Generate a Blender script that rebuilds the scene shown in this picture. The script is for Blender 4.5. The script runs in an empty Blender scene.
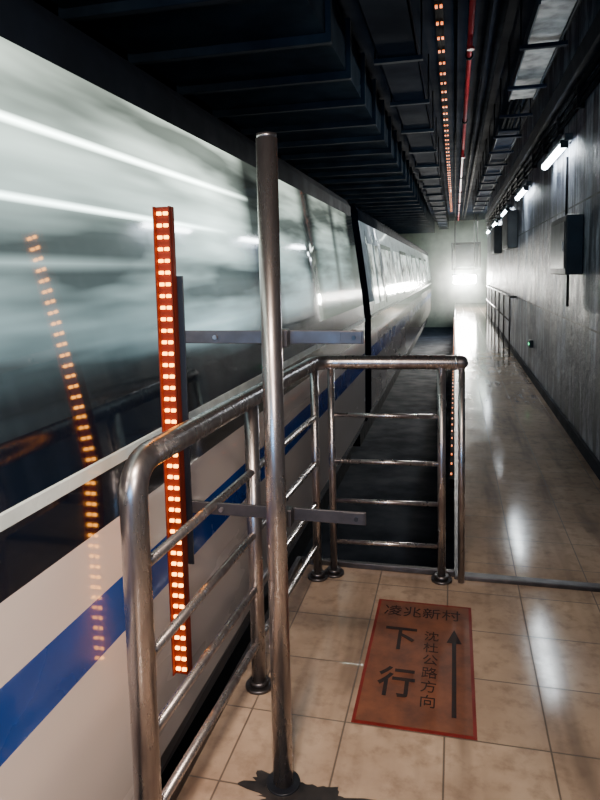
import bpy, bmesh, math, random
from mathutils import Vector, Matrix
random.seed(4)
S = bpy.context.scene
COL = S.collection

# ------------------------------------------------------------ materials
def newmat(name):
    m = bpy.data.materials.new(name); m.use_nodes = True
    nt = m.node_tree; b = nt.nodes['Principled BSDF']
    return m, nt, b
def N(nt, t, **kw):
    n = nt.nodes.new(t)
    for k, v in kw.items():
        if k in n.inputs: n.inputs[k].default_value = v
        else: setattr(n, k, v)
    return n
def L(nt, a, b): nt.links.new(a, b)
def ramp(nt, fac, stops):
    r = nt.nodes.new('ShaderNodeValToRGB')
    el = r.color_ramp.elements
    while len(el) < len(stops): el.new(0.5)
    for e, (p, c) in zip(el, stops):
        e.position = p
        e.color = (c, c, c, 1) if isinstance(c, (int, float)) else (*c, 1)
    L(nt, fac, r.inputs[0]); return r.outputs[0]
def maprange(nt, v, a, b, c=0., d=1.):
    n = N(nt, 'ShaderNodeMapRange'); n.inputs[1].default_value = a; n.inputs[2].default_value = b
    n.inputs[3].default_value = c; n.inputs[4].default_value = d
    L(nt, v, n.inputs[0]); return n.outputs[0]
def mth(nt, op, a, b=None):
    n = N(nt, 'ShaderNodeMath', operation=op)
    for i, v in enumerate((a, b)):
        if v is None: continue
        if isinstance(v, (int, float)): n.inputs[i].default_value = v
        else: L(nt, v, n.inputs[i])
    return n.outputs[0]
def noise(nt, scale=(1, 1, 1), s=1., detail=4, rough=.5):
    g = N(nt, 'ShaderNodeNewGeometry')
    mp = N(nt, 'ShaderNodeMapping'); mp.inputs['Scale'].default_value = scale
    L(nt, g.outputs['Position'], mp.inputs[0])
    n = N(nt, 'ShaderNodeTexNoise'); n.inputs['Scale'].default_value = s
    n.inputs['Detail'].default_value = detail; n.inputs['Roughness'].default_value = rough
    L(nt, mp.outputs[0], n.inputs['Vector']); return n.outputs[0]
def mixc(nt, f, a, b):
    n = N(nt, 'ShaderNodeMix', data_type='RGBA')
    if isinstance(f, (int, float)): n.inputs[0].default_value = f
    else: L(nt, f, n.inputs[0])
    for i, v in ((6, a), (7, b)):
        if isinstance(v, tuple): n.inputs[i].default_value = (*v, 1)
        else: L(nt, v, n.inputs[i])
    return n.outputs[2]
def simple(name, col, rough=.5, metal=0., col2=None, ns=6., emis=None, es=0., coat=0., scale=(1,1,1), bump=0., spec=None):
    m, nt, b = newmat(name)
    n = noise(nt, scale, ns)
    c2 = col2 or tuple(c * .7 for c in col)
    L(nt, mixc(nt, ramp(nt, n, [(.35, 0.), (.65, 1.)]), col, c2), b.inputs['Base Color'])
    L(nt, maprange(nt, n, .3, .7, rough * .85, min(1, rough * 1.2)), b.inputs['Roughness'])
    b.inputs['Metallic'].default_value = metal
    if spec is not None: b.inputs['Specular IOR Level'].default_value = spec
    if coat: b.inputs['Coat Weight'].default_value = coat; b.inputs['Coat Roughness'].default_value = .05
    if emis: b.inputs['Emission Color'].default_value = (*emis, 1); b.inputs['Emission Strength'].default_value = es
    if bump:
        bp = N(nt, 'ShaderNodeBump'); bp.inputs['Strength'].default_value = bump; bp.inputs['Distance'].default_value = .01
        L(nt, n, bp.inputs['Height']); L(nt, bp.outputs[0], b.inputs['Normal'])
    return m

M_steel = simple('brushed_steel', (.54, .49, .475), .28, .95, (.31, .27, .27), 9, scale=(3, 3, .8))
M_steel_dk = simple('weathered_steel', (.12, .11, .115), .4, .9, (.07, .065, .07), 12)
M_black = simple('black_paint', (.008, .01, .016), .35, 0)
M_dark = simple('dark_concrete', (.014, .020, .036), .9, 0, (.006, .010, .019), 3, bump=.4, spec=.1)
M_ceil = simple('ceiling_dark', (.012, .020, .038), .95, 0, (.006, .010, .022), 2, bump=.3, spec=.05)
M_duct = simple('painted_duct', (.022, .042, .066), .7, 0, (.009, .019, .034), 2.5, spec=.2)
M_tray = simple('cable_tray_steel', (.11, .12, .125), .5, .4, (.02, .025, .03), 7)
M_red = simple('red_pipe_paint', (.6, .02, .03), .4)
M_white = simple('train_white', (.80, .70, .66), .25, .0, (.68, .60, .57), 1.5, coat=.9, scale=(1, .2, 1))
M_blue = simple('train_blue', (.006, .070, .38), .25, 0, (.005, .050, .29), 3, coat=.6)
M_sill = simple('train_sill', (.75, .86, .87), .3, .0, coat=.3)
M_tblack = simple('train_black', (.003, .007, .018), .10, 0, coat=.6)
M_roof = simple('train_roof', (.008, .012, .02), .7, 0, spec=.1)
M_under = simple('underframe', (.006, .008, .014), .9, 0, spec=.1)
M_tube = simple('tube_emitter', (1, 1, 1), .5, emis=(.86, .95, 1.), es=50)
M_led = simple('led_orange', (.5, .15, .02), .4, emis=(1., .36, .03), es=15)
M_led_refl = simple('led_reflection_orange', (.2, .03, .01), .4, emis=(1., .2, .03), es=2.4)
M_ledbody = simple('led_housing', (.15, .016, .006), .6, spec=.2)  # red glow of the LEDs put into the housing colour
M_reflrail = simple('reflection_rail_dark', (.008, .005, .006), .8, spec=.05)
M_box = simple('box_grey', (.014, .018, .026), .5, .1)
M_label = simple('panel_grey', (.10, .11, .12), .5)
M_cable = simple('cable_black', (.006, .007, .01), .8, spec=.1)
M_flood = simple('flood_emitter', (1, 1, 1), .5, emis=(1., .98, .90), es=600)
M_green = simple('green_lamp', (0, .3, .1), .5, emis=(.05, 1, .35), es=4)
M_pale = simple('pale_plaster', (.36, .42, .38), .7, 0, (.25, .29, .27), 2)
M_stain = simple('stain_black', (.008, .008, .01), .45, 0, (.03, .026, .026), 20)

def floor_mat():
    m, nt, b = newmat('cream_floor_tile')
    g = N(nt, 'ShaderNodeNewGeometry'); sp = N(nt, 'ShaderNodeSeparateXYZ'); L(nt, g.outputs['Position'], sp.inputs[0])
    T = .325; ox = .03 + 3.25; oy = -.03 + 6.5
    def line(o, off):
        v = mth(nt, 'ADD', o, off); v = mth(nt, 'DIVIDE', v, T); v = mth(nt, 'FRACT', v)
        v = mth(nt, 'SUBTRACT', v, .5); v = mth(nt, 'ABSOLUTE', v)
        return mth(nt, 'GREATER_THAN', v, .491)
    ln = mth(nt, 'MAXIMUM', line(sp.outputs[0], ox), line(sp.outputs[1], oy))
    n1 = noise(nt, (1, 1, 1), 2.2, 6, .6); n2 = noise(nt, (1, 1, 1), 14, 5, .6)
    shadow_n = noise(nt, (1, .12, 1), 6, 3, .55)
    c = mixc(nt, ramp(nt, n1, [(.35, 0.), (.7, 1.)]), (.56, .42, .31), (.31, .22, .16))
    c = mixc(nt, maprange(nt, n2, .48, .75, 0, .75), c, (.20, .14, .105))
    c = mixc(nt, ramp(nt, shadow_n, [(.5, 0.), (.68, .65)]), c, (.11, .08, .066))  # long shadow streaks painted into the tile colour
    fx = mth(nt, 'FLOOR', mth(nt, 'DIVIDE', mth(nt, 'ADD', sp.outputs[0], ox), T))
    fy = mth(nt, 'FLOOR', mth(nt, 'DIVIDE', mth(nt, 'ADD', sp.outputs[1], oy), T))
    cb = N(nt, 'ShaderNodeCombineXYZ'); L(nt, fx, cb.inputs[0]); L(nt, fy, cb.inputs[1])
    wn = N(nt, 'ShaderNodeTexWhiteNoise', noise_dimensions='3D'); L(nt, cb.outputs[0], wn.inputs[0])
    c = mixc(nt, maprange(nt, wn.outputs[0], 0, 1, 0, .3), c, (.24, .17, .13))
    c = mixc(nt, mth(nt, 'MULTIPLY', ln, .85), c, (.06, .044, .036))
    L(nt, c, b.inputs['Base Color'])
    r = maprange(nt, n1, .3, .75, .08, .17)
    L(nt, mth(nt, 'MAXIMUM', r, mth(nt, 'MULTIPLY', ln, .6)), b.inputs['Roughness'])
    b.inputs['IOR'].default_value = 1.6
    bp = N(nt, 'ShaderNodeBump'); bp.inputs['Strength'].default_value = .3; bp.inputs['Distance'].default_value = .002
    bp.invert = True
    L(nt, ln, bp.inputs['Height']); L(nt, bp.outputs[0], b.inputs['Normal'])
    return m
M_floor = floor_mat()

def wall_mat():
    m, nt, b = newmat('stained_concrete_panel')
    g = N(nt, 'ShaderNodeNewGeometry'); sp = N(nt, 'ShaderNodeSeparateXYZ'); L(nt, g.outputs['Position'], sp.inputs[0])
    n1 = noise(nt, (1, 1.6, .6), 2.2, 9, .72); n2 = noise(nt, (1, 3, .3), 2.5, 5)
    n4 = noise(nt, (1, 1, 1), 7, 8, .7)
    c = mixc(nt, ramp(nt, n1, [(.44, 0.), (.58, 1.)]), (.04, .05, .085), (.42, .46, .54))
    c = mixc(nt, ramp(nt, n2, [(.46, 0.), (.58, .92)]), c, (.018, .024, .042))
    c = mixc(nt, ramp(nt, n4, [(.5, 0.), (.66, .65)]), c, (.035, .04, .055))
    def line(o, T, w):
        v = mth(nt, 'FRACT', mth(nt, 'DIVIDE', o, T)); v = mth(nt, 'SUBTRACT', v, .5)
        return mth(nt, 'GREATER_THAN', mth(nt, 'ABSOLUTE', v), .5 - w)
    ln = mth(nt, 'MAXIMUM', line(sp.outputs[1], 1.5, .008), line(sp.outputs[2], 1.02, .008))
    c = mixc(nt, ln, c, (.012, .014, .02))
    L(nt, c, b.inputs['Base Color'])
    L(nt, maprange(nt, n1, .3, .7, .35, .65), b.inputs['Roughness'])
    bp = N(nt, 'ShaderNodeBump'); bp.inputs['Strength'].default_value = .8; bp.inputs['Distance'].default_value = .025
    L(nt, n4, bp.inputs['Height']); L(nt, bp.outputs[0], b.inputs['Normal'])
    return m
M_wall = wall_mat()

GAP0, GAP1 = 6.95, 7.5
ZT = 2.10
def window_mat():
    m, nt, b = newmat('train_window_blurred')
    g = N(nt, 'ShaderNodeNewGeometry'); sp = N(nt, 'ShaderNodeSeparateXYZ'); L(nt, g.outputs['Position'], sp.inputs[0])
    Y, Z = sp.outputs[1], sp.outputs[2]
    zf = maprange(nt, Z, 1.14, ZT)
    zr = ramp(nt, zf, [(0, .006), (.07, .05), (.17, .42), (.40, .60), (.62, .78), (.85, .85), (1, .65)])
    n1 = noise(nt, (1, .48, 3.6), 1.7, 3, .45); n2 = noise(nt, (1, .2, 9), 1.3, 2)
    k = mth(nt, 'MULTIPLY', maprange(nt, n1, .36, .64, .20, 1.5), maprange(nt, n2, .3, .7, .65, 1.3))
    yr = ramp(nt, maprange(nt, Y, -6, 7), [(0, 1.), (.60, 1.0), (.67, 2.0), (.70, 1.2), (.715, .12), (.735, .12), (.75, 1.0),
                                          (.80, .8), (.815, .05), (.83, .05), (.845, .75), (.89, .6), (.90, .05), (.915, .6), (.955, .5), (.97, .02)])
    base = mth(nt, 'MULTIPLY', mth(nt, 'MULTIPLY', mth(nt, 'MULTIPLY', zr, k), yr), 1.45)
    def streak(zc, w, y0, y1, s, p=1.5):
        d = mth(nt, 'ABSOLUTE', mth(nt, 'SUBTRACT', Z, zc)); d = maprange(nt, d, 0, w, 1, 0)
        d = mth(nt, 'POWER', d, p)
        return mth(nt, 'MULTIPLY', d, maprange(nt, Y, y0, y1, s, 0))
    st = mth(nt, 'ADD', streak(1.895, .018, 2.6, 3.3, 16), streak(1.70, .015, 2.2, 2.9, 12))  # blurred light streaks and glow painted into the window emission
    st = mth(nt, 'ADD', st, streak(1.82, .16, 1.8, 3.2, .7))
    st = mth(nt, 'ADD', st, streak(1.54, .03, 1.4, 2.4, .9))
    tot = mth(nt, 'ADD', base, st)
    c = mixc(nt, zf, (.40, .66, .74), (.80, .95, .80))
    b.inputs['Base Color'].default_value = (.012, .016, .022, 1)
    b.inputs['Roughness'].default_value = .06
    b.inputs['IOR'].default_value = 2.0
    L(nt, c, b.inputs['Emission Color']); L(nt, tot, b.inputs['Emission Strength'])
    return m
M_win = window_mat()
def glass2():
    m, nt, b = newmat('train_window_lit')
    n1 = noise(nt, (1, 1.5, 3), 1.5, 3)
    b.inputs['Base Color'].default_value = (.02, .025, .03, 1); b.inputs['Roughness'].default_value = .08
    b.inputs['Emission Color'].default_value = (.85, .95, .9, 1)
    L(nt, maprange(nt, n1, .35, .7, .05, 1.6), b.inputs['Emission Strength'])
    return m
M_win2 = glass2()

# ------------------------------------------------------------ mesh builder
class MB:
    def __init__(s): s.bm = bmesh.new(); s.mats = []
    def mi(s, m):
        if m not in s.mats: s.mats.append(m)
        return s.mats.index(m)
    def box(s, a, b, m, bev=0.):
        a, b = Vector(a), Vector(b)
        r = bmesh.ops.create_cube(s.bm, size=1.)
        vs = r['verts']; c = (a + b) / 2; d = b - a
        for v in vs: v.co = Vector((v.co.x * d.x, v.co.y * d.y, v.co.z * d.z)) + c
        fs = set(f for v in vs for f in v.link_faces)
        for f in fs: f.material_index = s.mi(m)
        if bev:
            es = set(e for v in vs for e in v.link_edges)
            r = bmesh.ops.bevel(s.bm, geom=list(es), offset=bev, segments=2, affect='EDGES', profile=.5)
            for f in r['faces']: f.material_index = s.mi(m)
    def tube(s, pts, r, m, seg=20, cap=True, dome=False):
        pts = [Vector(p) for p in pts]
        rings = []; up = None; n = len(pts)
        radii = [r] * n
        if dome:
            d = (pts[-1] - pts[-2]).normalized(); e = pts[-1].copy(); 
            for a in (.3, .6, .9, 1.2, 1.5):
                pts.append(e + d * r * math.sin(a)); radii.append(max(r * math.cos(a), r * .05))
            n = len(pts)
        for i, p in enumerate(pts):
            t = ((pts[min(i + 1, n - 1)] - p).normalized() + (p - pts[max(i - 1, 0)]).normalized())
            if t.length < 1e-6: t = pts[-1] - pts[0]
            t.normalize()
            if up is None:
                up = t.orthogonal().normalized()
            else:
                up = (up - t * up.dot(t)).normalized()
            q = t.cross(up)
            rings.append([s.bm.verts.new(p + (up * math.cos(2 * math.pi * k / seg) + q * math.sin(2 * math.pi * k / seg)) * radii[i]) for k in range(seg)])
        for A, B in zip(rings, rings[1:]):
            for k in range(seg):
                f = s.bm.faces.new((A[k], A[(k + 1) % seg], B[(k + 1) % seg], B[k])); f.smooth = True; f.material_index = s.mi(m)
        if cap:
            for R, fl in ((rings[0], True), (rings[-1], False)):
                f = s.bm.faces.new(list(reversed(R)) if fl else R); f.material_index = s.mi(m)
    def poly(s, pts, m):
        f = s.bm.faces.new([s.bm.verts.new(p) for p in pts]); f.material_index = s.mi(m); return f
    def done(s, name):
        bmesh.ops.recalc_face_normals(s.bm, faces=s.bm.faces)
        me = bpy.data.meshes.new(name); s.bm.to_mesh(me); s.bm.free()
        for m in s.mats: me.materials.append(m)
        o = bpy.data.objects.new(name, me); COL.objects.link(o); return o
def fillet(pts, r, k=7):
    pts = [Vector(p) for p in pts]; out = [pts[0]]
    for a, b, c in zip(pts, pts[1:], pts[2:]):
        d1 = (a - b).normalized(); d2 = (c - b).normalized()
        p1 = b + d1 * r; p2 = b + d2 * r
        for i in range(k + 1):
            t = i / k; out.append(p1 * (1 - t) ** 2 + b * 2 * t * (1 - t) + p2 * t * t)
    out.append(pts[-1]); return out
def box_obj(name, a, b, m, bev=0.):
    x = MB(); x.box(a, b, m, bev); return x.done(name)

# ------------------------------------------------------------ shell
WX = 1.02; YF = 30.; WB = WX - .002
f = MB()
f.box((-.80, -3, -.25), (WX, 3.12, 0), M_floor)
f.box((0.0, 3.12, -.25), (WX, YF, 0), M_floor)
f.box((WX, 22, -.25), (3.0, YF, 0), M_floor)
f.box((-.76, -3, -1.1), (WX, 3.06, -.25), M_dark); f.box((.05, 3.06, -1.1), (WX, YF, -.25), M_dark)
f.done('floor')
box_obj('ground_trackbed', (-4.3, -3, -1.2), (WX, YF, -1.1), M_dark)
box_obj('wall_right', (WX, -3, -1.2), (WX + .2, 22, 3.7), M_wall)
box_obj('wall_left', (-4.5, -3, -1.2), (-4.3, YF, 3.7), M_dark)
box_obj('wall_back', (-4.5, -3.2, -1.2), (WX + .2, -3, 3.7), M_dark)
box_obj('wall_front', (-4.5, YF, -1.2), (3.2, YF + .2, 3.7), M_pale)
box_obj('ceiling', (-4.5, -3.2, 3.7), (3.2, YF + .2, 3.9), M_ceil)
box_obj('wall_recess', (3.0, 22, 0), (3.2, YF, 3.7), M_pale)
box_obj('wall_recess_return', (WX+.2, 21.8, 0), (3.2, 22, 3.7), M_pale)
t = MB(); t.box((.0, 3.07, 0), (WX, 3.12, .022), M_steel_dk, .004); t.done('trim_threshold')
t = MB(); t.box((-.80, -3, 0), (-.775, 3.12, .03), M_steel_dk, .004); t.box((-.775, 3.095, 0), (0, 3.12, .03), M_steel_dk, .004); t.done('trim_platform_edge')
t = MB(); t.box((.0, 3.12, 0), (.03, YF, .012), M_steel_dk); t.done('trim_walkway_edge')
t = MB(); t.box((.995, 3.12, 0), (WX, 22, .10), M_dark); t.box((.995, -3, 0), (WX, 3.07, .10), M_dark); t.done('baseboard_right')

# ceiling services
d = MB()
d.box((-2.3, -2, 3.12), (-.86, 28, 3.50), M_duct)
y = -1.5
while y < 28:
    d.box((-2.34, y, 3.06), (-.82, y + .06, 3.53), M_duct, .006); y += .85
y = -1.5
while y < 28:
    for xx in (-2.2, -.95): d.tube([(xx, y + .4, 3.5), (xx, y + .4, 3.7)], .008, M_cable, 8)
    y += 1.7
d.done('ventilation_duct')
d = MB()
d.box((-.62, -2, 3.25), (-.30, 28, 3.27), M_ceil)
for xx in (-.62, -.31): d.box((xx, -2, 3.25), (xx + .01, 28, 3.33), M_ceil)
y = -1.5
while y < 28:
    d.box((-.66, y, 3.215), (-.26, y + .05, 3.25), M_duct)
    for xx in (-.65, -.27): d.tube([(xx, y + .025, 3.22), (xx, y + .025, 3.7)], .007, M_cable, 8)
    y += 1.4
for xx in (-.56, -.50, -.43, -.37): d.tube([(xx, -2, 3.29), (xx, 28, 3.29)], .02, M_cable, 8)
d.done('cable_tray')
d = MB()
d.box((.56, 4.8, 3.30), (.80, 7.4, 3.32), M_tray)
d.box((.56, 9, 3.30), (.80, 21, 3.32), M_ceil); d.box((.56, -2, 3.30), (.80, 4.5, 3.32), M_ceil)
for a, c in ((-2, 4.5), (4.8, 7.4), (9, 21)):
    for xx in (.55, .80): d.box((xx, a, 3.28), (xx + .012, c, 3.38), M_duct)
y = -1.6
while y < 21:
    d.box((.50, y, 3.25), (.86, y + .05, 3.28), M_ceil)
    for xx in (.51, .84): d.tube([(xx, y + .025, 3.26), (xx, y + .025, 3.7)], .007, M_cable, 8)
    y += 1.2
for xx in (.60, .66, .70, .76): d.tube([(xx, -2, 3.34), (xx, 21, 3.34)], .018, M_cable, 8)
d.done('cable_tray')
d = MB()
d.tube([(.12, -2, 3.42), (.12, 26, 3.42)], .022, M_red, 12)
for i in range(10):
    y = 1 + i * 2.6
    d.tube([(.12, y, 3.40), (.12, y, 3.70)], .008, M_cable, 8); d.tube([(.12, y - .02, 3.42), (.12, y + .02, 3.42)], .036, M_cable, 12)
for y in (5.6, 10.8): d.tube([(.12, y, 3.42), (.12, y, 3.30)], .016, M_red, 10); d.tube([(.12, y, 3.30), (.12, y, 3.28)], .03, M_red, 12)
d.done('fire_pipe')
d = MB()
for xx, zz, rr in ((.26, 3.52, .02), (.36, 3.50, .03), (.0, 3.54, .016)):
    d.tube([(xx, -2, zz), (xx, 26, zz)], rr, M_cable, 10)
for i in range(9):
    for xx in (.26, .36, .0): d.tube([(xx, 1 + i * 2.9, 3.52), (xx, 1 + i * 2.9, 3.7)], .006, M_cable, 8)
d.done('ceiling_conduit')
d = MB()
for zz, rr in ((2.98, .025), (2.9, .018), (2.83, .018)):
    d.tube([(WX - rr - .01, -2, zz), (WX - rr - .01, 21.9, zz)], rr, M_cable, 8)
for i in range(22):
    d.box((WX - .06, -1.6 + i * 1.05, 2.79), (WX, -1.57 + i * 1.05, 3.03), M_cable)
d.done('wall_conduit')
d = MB(); d.box((WX - .07, -2, 3.08), (WX, 21.9, 3.24), M_dark); d.done('wall_cable_ledge')

d = MB()  # glowing dots added along the ceiling to imitate an LED reflection
d.box((-.150, 4.2, 3.415), (-.09, 22, 3.425), M_reflrail)
y = 4.3
while y < 21.8:
    for xx in (-.146, -.112): d.box((xx, y, 3.407), (xx + .018, y + .05, 3.415), M_led_refl)
    y += .33
for i in range(9): d.tube([(-.12, 4.4 + i * 2.1, 3.425), (-.12, 4.4 + i * 2.1, 3.70)], .006, M_cable, 8)
d.done('led_reflection_dots')
d = MB()  # lower row of the imitated LED reflection, along the walkway edge
d.box((-.035, 4.6, -.06), (0., 21, 0.004), M_reflrail)
y = 4.7
while y < 20.8:
    d.box((-.028, y, .004), (-.018, y + .04, .008), M_led_refl); y += .26
d.done('led_reflection_dots')

# ------------------------------------------------------------ wall lamps
for i in range(5):
    y = 6.75 + i * 3.1
    d = MB()
    d.box((.92, y - .68, 2.60), (.99, y + .68, 2.66), M_tray, .008)
    d.tube([(.925, y - .62, 2.570), (.925, y + .62, 2.570)], .032, M_tube, 12)
    for yy in (y - .64, y + .62): d.box((.89, yy, 2.54), (.96, yy + .02, 2.61), M_box, .003)
    for yy in (y - .4, y + .4): d.box((.97, yy - .02, 2.61), (WX, yy + .02, 2.65), M_steel_dk)
    d.done('wall_fluorescent_lamp')

d = MB()
d.box((-.52, -.75, 3.12), (.48, -.45, 3.20), M_tray, .01)
for yy in (-.67, -.53): d.tube([(-.48, yy, 3.10), (.44, yy, 3.10)], .010, M_tube, 12)
for xx in (-.2, .4): d.tube([(xx, -.6, 3.19), (xx, -.6, 3.7)], .008, M_steel_dk, 8)
d.done('ceiling_fluorescent_lamp')
def area(name, loc, rot, sx, sy, p, col, spread=180):
    l = bpy.data.lights.new(name, 'AREA'); l.shape = 'RECTANGLE'; l.size = sx; l.size_y = sy; l.energy = p; l.color = col
    l.spread = math.radians(spread)
    o = bpy.data.objects.new(name, l); o.location = loc; o.rotation_euler = rot; COL.objects.link(o); return o
area('lamp_light_platform', (-.15, -.6, 3.07), (math.radians(39), 0, math.radians(14)), .6, .3, 30, (1, .80, .62), 66)
area('fill_train_side', (.6, -1.6, 2.2), (math.radians(76), 0, math.radians(42)), .5, .5, 28, (1, .86, .76), 80)  # added fill aimed at the train side, no fixture there
area('blue_fill_trackside', (-.6, -2.6, 1.2), (math.radians(120), 0, 0), 1.5, .8, 34, (.18, .50, 1), 120)  # added blue fill to tint ceiling and dark areas, no real lamp

# ------------------------------------------------------------ wall boxes
d = MB()
d.box((.88, 5.65, 1.44), (WB, 6.5, 1.93), M_box, .01)
d.box((.874, 5.70, 1.49), (.882, 6.45, 1.88), M_black, .003)
d.box((.868, 5.76, 1.64), (.876, 5.79, 1.72), M_steel, .002)
d.tube([(.99, 6.2, 1.44), (.99, 6.2, 1.15)], .012, M_cable, 8)
d.tube([(.99, 6.35, 1.93), (.99, 6.35, 2.5)], .012, M_cable, 8)
d.done('electrical_box')
for y0 in (11.4, 15.2):
    d = MB()
    d.box((.86, y0, 1.85), (WB, y0 + 1.3, 2.48), M_label, .01)
    d.box((.853, y0 + .06, 1.9), (.861, y0 + 1.24, 2.43), M_box, .002)
    d.done('distribution_panel')
d = MB()
d.tube(fillet([(WB, 11.5, 1.02), (.92, 11.5, 1.02), (.92, 20, 1.02), (WB, 20, 1.02)], .05), .018, M_steel_dk, 12)
d.tube([(.92, 11.55, .6), (.92, 19.9, .6)], .012, M_steel_dk, 10)
for i in range(7): d.tube([(.92, 11.6 + i * 1.38, 0), (.92, 11.6 + i * 1.38, 1.02)], .013, M_steel_dk, 10)
d.done('wall_handrail')
d = MB(); d.box((.97, 9.0, .44), (WB, 9.08, .54), M_box, .006); d.tube([(.97, 9.04, .49), (.962, 9.04, .49)], .016, M_green, 12); d.done('indicator_lamp')

# far light group
d = MB()
d.box((-.14, 26.6, 1.50), (1.0, 26.8, 2.60), M_black, .02)
d.box((-.05, 26.58, 1.60), (.91, 26.6, 2.50), M_tblack)
for xx in (.0, .86): d.tube([(xx, 26.7, 2.6), (xx, 26.7, 3.7)], .03, M_steel_dk, 10)
d.done('hanging_sign_panel')
d = MB()
for xc in (.12, .62):
    d.box((xc - .20, 26.3, .94), (xc + .20, 26.45, 1.30), M_box, .03)
    d.box((xc - .17, 26.28, .97), (xc + .17, 26.3, 1.27), M_flood)
d.box((-.1, 26.45, 1.22), (.84, 26.52, 1.34), M_box)
for xx in (0, .74): d.tube([(xx, 26.49, 1.3), (xx, 26.49, 3.7)], .02, M_steel_dk, 12)
d.done('floodlight')
l = bpy.data.lights.new('flood_light', 'SPOT'); l.energy = 2300; l.spot_size = math.radians(64); l.spot_blend = .8; l.shadow_soft_size = .15; l.color = (1, .98, .9)
o = bpy.data.objects.new('flood_light', l); o.location = (.35, 26.2, 1.12); o.rotation_euler = (math.radians(78), 0, math.radians(178)); COL.objects.link(o)
area('lamp_light_recess', (1.8, 26, 3.4), (0, 0, 0), 2, 4, 170, (.86, 1, .92))
area('lamp_light_end', (.3, 28.4, 3.4), (0, 0, 0), 1.5, .4, 40, (.86, 1, .92))

# scattering volume added to imitate bloom around the floodlights
m = bpy.data.materials.new('bloom_volume'); m.use_nodes = True; nt = m.node_tree; nt.nodes.clear()
vs = nt.nodes.new('ShaderNodeVolumeScatter'); vs.inputs['Density'].default_value = .010; vs.inputs['Anisotropy'].default_value = .95; vs.inputs['Color'].default_value = (.93, 1, .95, 1)
out = nt.nodes.new('ShaderNodeOutputMaterial'); nt.links.new(vs.outputs[0], out.inputs['Volume'])
box_obj('bloom_volume', (-.90, 16, .14), (.84, 26.25, 3.0), m)

# ------------------------------------------------------------ train
P = [(-1.02, -.28, None), (-.965, -.12, M_white), (-.96, .445, M_white), (-.96, .615, M_blue), (-.96, .80, M_white), (-.96, .955, M_tblack),
     (-.953, .958, M_sill), (-.953, .992, M_sill), (-.96, .995, M_sill), (-.974, 1.14, M_tblack)]
for i in range(1, 9):
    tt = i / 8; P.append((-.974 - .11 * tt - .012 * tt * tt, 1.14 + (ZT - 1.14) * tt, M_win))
P += [(-1.098, 2.20, M_roof), (-1.14, 2.27, M_roof), (-1.3, 2.34, M_roof), (-1.7, 2.41, M_roof), (-2.35, 2.44, M_roof)]
def loft(mb, y0, y1, winmat, inset=0., allmat=None):
    pr = [(x, z, m) for x, z, m in P]
    full = pr + [(-4.70 - x, z, None) for x, z, m in reversed(pr[:-1])]
    mats = [p[2] for p in pr[1:]]; mats = mats + list(reversed(mats))
    c = Vector((-2.35, 1.1))
    def ring(y): 
        out = []
        for x, z, m in full:
            v = Vector((x, z)); 
            if inset: v = c + (v - c) * (1 - inset)
            out.append(mb.bm.verts.new((v.x, y, v.y)))
        return out
    n = max(1, int((y1 - y0) / 2)); rs = [ring(y0 + (y1 - y0) * i / n) for i in range(n + 1)]
    for A, B in zip(rs, rs[1:]):
        for k in range(len(full) - 1):
            fc = mb.bm.faces.new((A[k], A[k + 1], B[k + 1], B[k]))
            mm = allmat or mats[k]
            if mm is M_win: mm = winmat; fc.smooth = True
            if mm is M_roof: fc.smooth = True
            fc.material_index = mb.mi(mm)
        fc = mb.bm.faces.new((A[-1], A[0], B[0], B[-1])); fc.material_index = mb.mi(M_under)
    for R in (rs[0], rs[-1]):
        fc = mb.bm.faces.new(R); fc.material_index = mb.mi(M_tblack)
tr = MB()
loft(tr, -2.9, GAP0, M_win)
loft(tr, GAP0, GAP1, M_under, .06, M_under)
loft(tr, GAP1, 27.5, M_sill)
def sideX(z):
    for (x0, z0, _), (x1, z1, _) in zip(P, P[1:]):
        if z0 <= z <= z1 and z1 > z0: return x0 + (x1 - x0) * (z - z0) / (z1 - z0)
    return -.95
def pane(y0, y1, z0, z1, m, off=.006, k=5):
    for i in range(k):
        a = z0 + (z1 - z0) * i / k; c = z0 + (z1 - z0) * (i + 1) / k
        tr.poly([(sideX(a) + off, y0, a), (sideX(a) + off, y1, a), (sideX(c) + off, y1, c), (sideX(c) + off, y0, c)], m)
y = GAP1 + .35
while y < 26.2:
    for dy in (.0, .64, 1.28): pane(y + dy, y + dy + .02, 1.0, 2.0, M_tblack, .007)
    for dy in (.12, .76): pane(y + dy, y + dy + .42, 1.1, 1.85, M_win2, .009)
    if y < 24: pane(y + 1.55, y + 3.1, 1.05, 1.90, M_tblack, .006); pane(y + 1.62, y + 3.03, 1.12, 1.83, M_win2, .009)
    y += 3.4
tr.box((-3.6, -2.8, -.62), (-1.12, GAP0 - .1, -.28), M_under); tr.box((-3.6, GAP1 + .1, -.62), (-1.12, 27.3, -.28), M_under)
for yc in (.5, 4.6, 9.8, 23.5):
    tr.box((-3.3, yc - 1.2, -.80), (-1.35, yc + 1.2, -.60), M_under)
    for yy in (yc - .9, yc + .9):
        for xx in (-3.13, -1.69): tr.tube([(xx, yy, -.62), (xx + .12, yy, -.62)], .36, M_steel_dk, 28)
        tr.tube([(-3.1, yy, -.62), (-1.6, yy, -.62)], .06, M_steel_dk, 12)
tr.done('subway_train')
d = MB()
for xx in (-3.11, -1.67):
    d.box((xx - .03, -3, -1.02), (xx + .10, YF, -.98), M_under); d.box((xx + .02, -3, -1.08), (xx + .05, YF, -1.02), M_under); d.box((xx - .04, -3, -1.1), (xx + .11, YF, -1.08), M_under)
d.done('rail_track')

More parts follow.
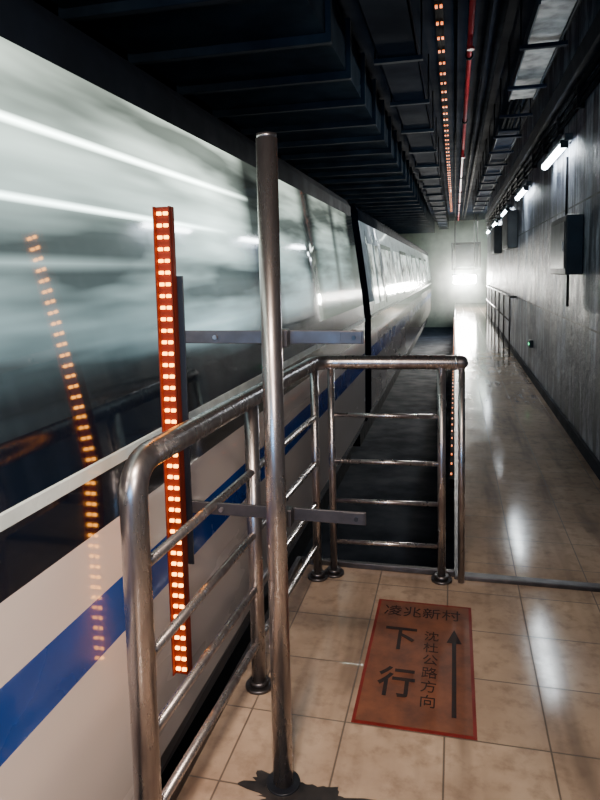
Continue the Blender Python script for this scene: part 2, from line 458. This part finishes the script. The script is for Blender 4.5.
# ------------------------------------------------------------ railing
d = MB()
RH = 1.07
top = fillet([(-.725, 1.31, 0), (-.725, 1.31, RH), (-.655, 3.0, RH), (.03, 3.055, RH)], .09, 9)
d.tube(top, .033, M_steel, 28, dome=True)
def lx(y): return -.725 + .07 * (y - 1.31) / 1.69
for y in (2.10, 2.965):
    x = lx(y)
    d.tube([(x, y, 0), (x, y, RH - .02)], .026 if y < 2.5 else .020, M_steel, 20)
for z in (.81, .58, .38, .17):
    d.tube([(lx(1.31), 1.31, z), (lx(2.97), 2.97, z)], .0135, M_steel, 14)
    d.tube([(-.585, 3.02, z), (-.06, 3.05, z)], .0105, M_steel, 12)
for x, y, r_ in ((-.585, 3.02, .017), (-.06, 3.05, .019), (.032, 3.05, .016)):
    d.tube([(x, y, 0), (x, y, RH)], r_, M_steel, 18)
for x, y in ((-.725, 1.31), (lx(2.10), 2.10), (-.657, 2.965), (-.585, 3.02), (-.06, 3.05)):
    d.tube([(x, y, 0), (x, y, .012)], .05, M_steel_dk, 24); d.tube([(x, y, .012), (x, y, .03)], .034, M_steel_dk, 24)
d.tube([(.0, 3.053, RH), (.012, 3.054, RH)], .036, M_steel, 24)
d.done('safety_railing')

# ------------------------------------------------------------ pole with LED bar
PX, PY = -.49, 1.685
d = MB()
d.tube([(PX, PY, 0), (PX, PY, 1.86)], .029, M_steel, 32, dome=False)
d.tube([(PX, PY, 1.86), (PX, PY, 1.872)], .027, M_steel, 32)
d.tube([(PX, PY, 0), (PX, PY, .008)], .05, M_black, 28)
d.done('steel_pole')
d = MB()
BX, BY = -.82, 1.735
for zz, x0 in ((1.32, -.84), (.80, -.84)):
    d.box((x0, 1.752, zz - .019), (-.245, 1.760, zz + .019), M_steel_dk, .002)
    d.box((-.31, 1.748, zz - .017), (-.25, 1.753, zz + .017), M_steel_dk, .001)
    d.tube([(-.272, 1.742, zz), (-.272, 1.765, zz)], .006, M_black, 12)
    d.tube([(-.68, 1.742, zz), (-.68, 1.765, zz)], .007, M_steel, 6)
    d.box((PX - .035, 1.716, zz - .025), (PX + .035, 1.752, zz + .025), M_steel_dk, .003)
d.box((BX + .005, 1.748, .62), (BX + .045, 1.754, 1.50), M_black, .001)
d.box((BX - .027, 1.728, .27), (BX + .027, 1.750, 1.70), M_ledbody, .003)
for sx in (-.026, .022): d.box((BX + sx, 1.716, .27), (BX + sx + .004, 1.730, 1.70), M_ledbody)
n = 42
for i in range(n):
    z = .29 + (1.39) * i / (n - 1)
    for xx in (-.010, .010):
        d.box((BX + xx - .007, 1.721, z - .0048), (BX + xx + .007, 1.728, z + .0048), M_led, .002)
d.done('led_light_bar')

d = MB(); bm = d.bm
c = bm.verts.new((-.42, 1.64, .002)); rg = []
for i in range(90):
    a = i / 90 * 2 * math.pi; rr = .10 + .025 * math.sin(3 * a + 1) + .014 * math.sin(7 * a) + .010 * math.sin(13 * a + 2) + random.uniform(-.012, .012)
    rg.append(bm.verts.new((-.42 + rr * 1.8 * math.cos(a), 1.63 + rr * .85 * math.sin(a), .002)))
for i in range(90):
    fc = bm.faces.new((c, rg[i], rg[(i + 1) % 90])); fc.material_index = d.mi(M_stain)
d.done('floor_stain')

# ------------------------------------------------------------ floor sign
def sign_mat():
    m, nt, b = newmat('rust_red_sign')
    n = noise(nt, (1, 1, 1), 9, 6, .65)
    L(nt, mixc(nt, ramp(nt, n, [(.35, 0.), (.7, 1.)]), (.19, .070, .036), (.09, .036, .024)), b.inputs['Base Color'])
    b.inputs['Roughness'].default_value = .5
    b.inputs['Specular IOR Level'].default_value = .3
    return m
M_sign = sign_mat(); M_sb = simple('sign_border', (.18, .014, .010), .5, spec=.3); M_ink = simple('sign_ink', (.010, .008, .012), .6, 0, (.03, .018, .016), 25, spec=.2)
d = MB()
x0, x1, y0, y1 = -.335, .073, 1.983, 2.81
d.box((x0, y0, 0), (x1, y1, .003), M_sb)
d.box((x0 + .012, y0 + .012, .003), (x1 - .012, y1 - .012, .0036), M_sign)
ax = .0
d.box((ax - .008, 2.07, .0036), (ax + .008, 2.52, .0046), M_ink)
d.poly([(ax - .03, 2.51, .0047), (ax + .03, 2.51, .0047), (ax, 2.61, .0047)], M_ink)
root = d.done('floor_direction_sign')
def text(s, x, y, size, sy=1., off=.0):
    cu = bpy.data.curves.new('sign_text', 'FONT'); cu.body = s; cu.size = size; cu.align_x = 'CENTER'; cu.align_y = 'CENTER'
    cu.offset = off; cu.extrude = .0003
    cu.materials.append(M_ink)
    o = bpy.data.objects.new('lettering', cu); COL.objects.link(o); o.location = (x, y, .0044); o.scale = (1, sy, 1); o.parent = root
for i, ch in enumerate('凌兆新村'): text(ch, -.262 + i * .083, 2.715, .082, 1.1, .0)
text('下', -.215, 2.50, .14, 1.3, .002); text('行', -.205, 2.21, .14, 1.3, .002)
for i, ch in enumerate('沈杜公路方向'): text(ch, -.09, 2.54 - i * .082, .062, 1.15, .0)

# ------------------------------------------------------------ world, camera
w = bpy.data.worlds.new('World'); S.world = w; w.use_nodes = True
w.node_tree.nodes['Background'].inputs[0].default_value = (.10, .16, .25, 1)
w.node_tree.nodes['Background'].inputs[1].default_value = .03
cd = bpy.data.cameras.new('camera'); cam = bpy.data.objects.new('camera', cd); COL.objects.link(cam)
ey = Vector((155, 67, -640)).normalized(); ez = -Vector((140, -6437, -640)).normalized(); ex = ey.cross(ez).normalized()
R = Matrix((ex, ey, ez))
cam.matrix_world = Matrix.Translation((0, 0, 1.5)) @ R.to_4x4()
cd.sensor_fit = 'VERTICAL'; cd.sensor_height = 24; cd.lens = 24 * 640 / 800
cd.shift_y = -63 / 800
cd.clip_start = .02
S.camera = cam
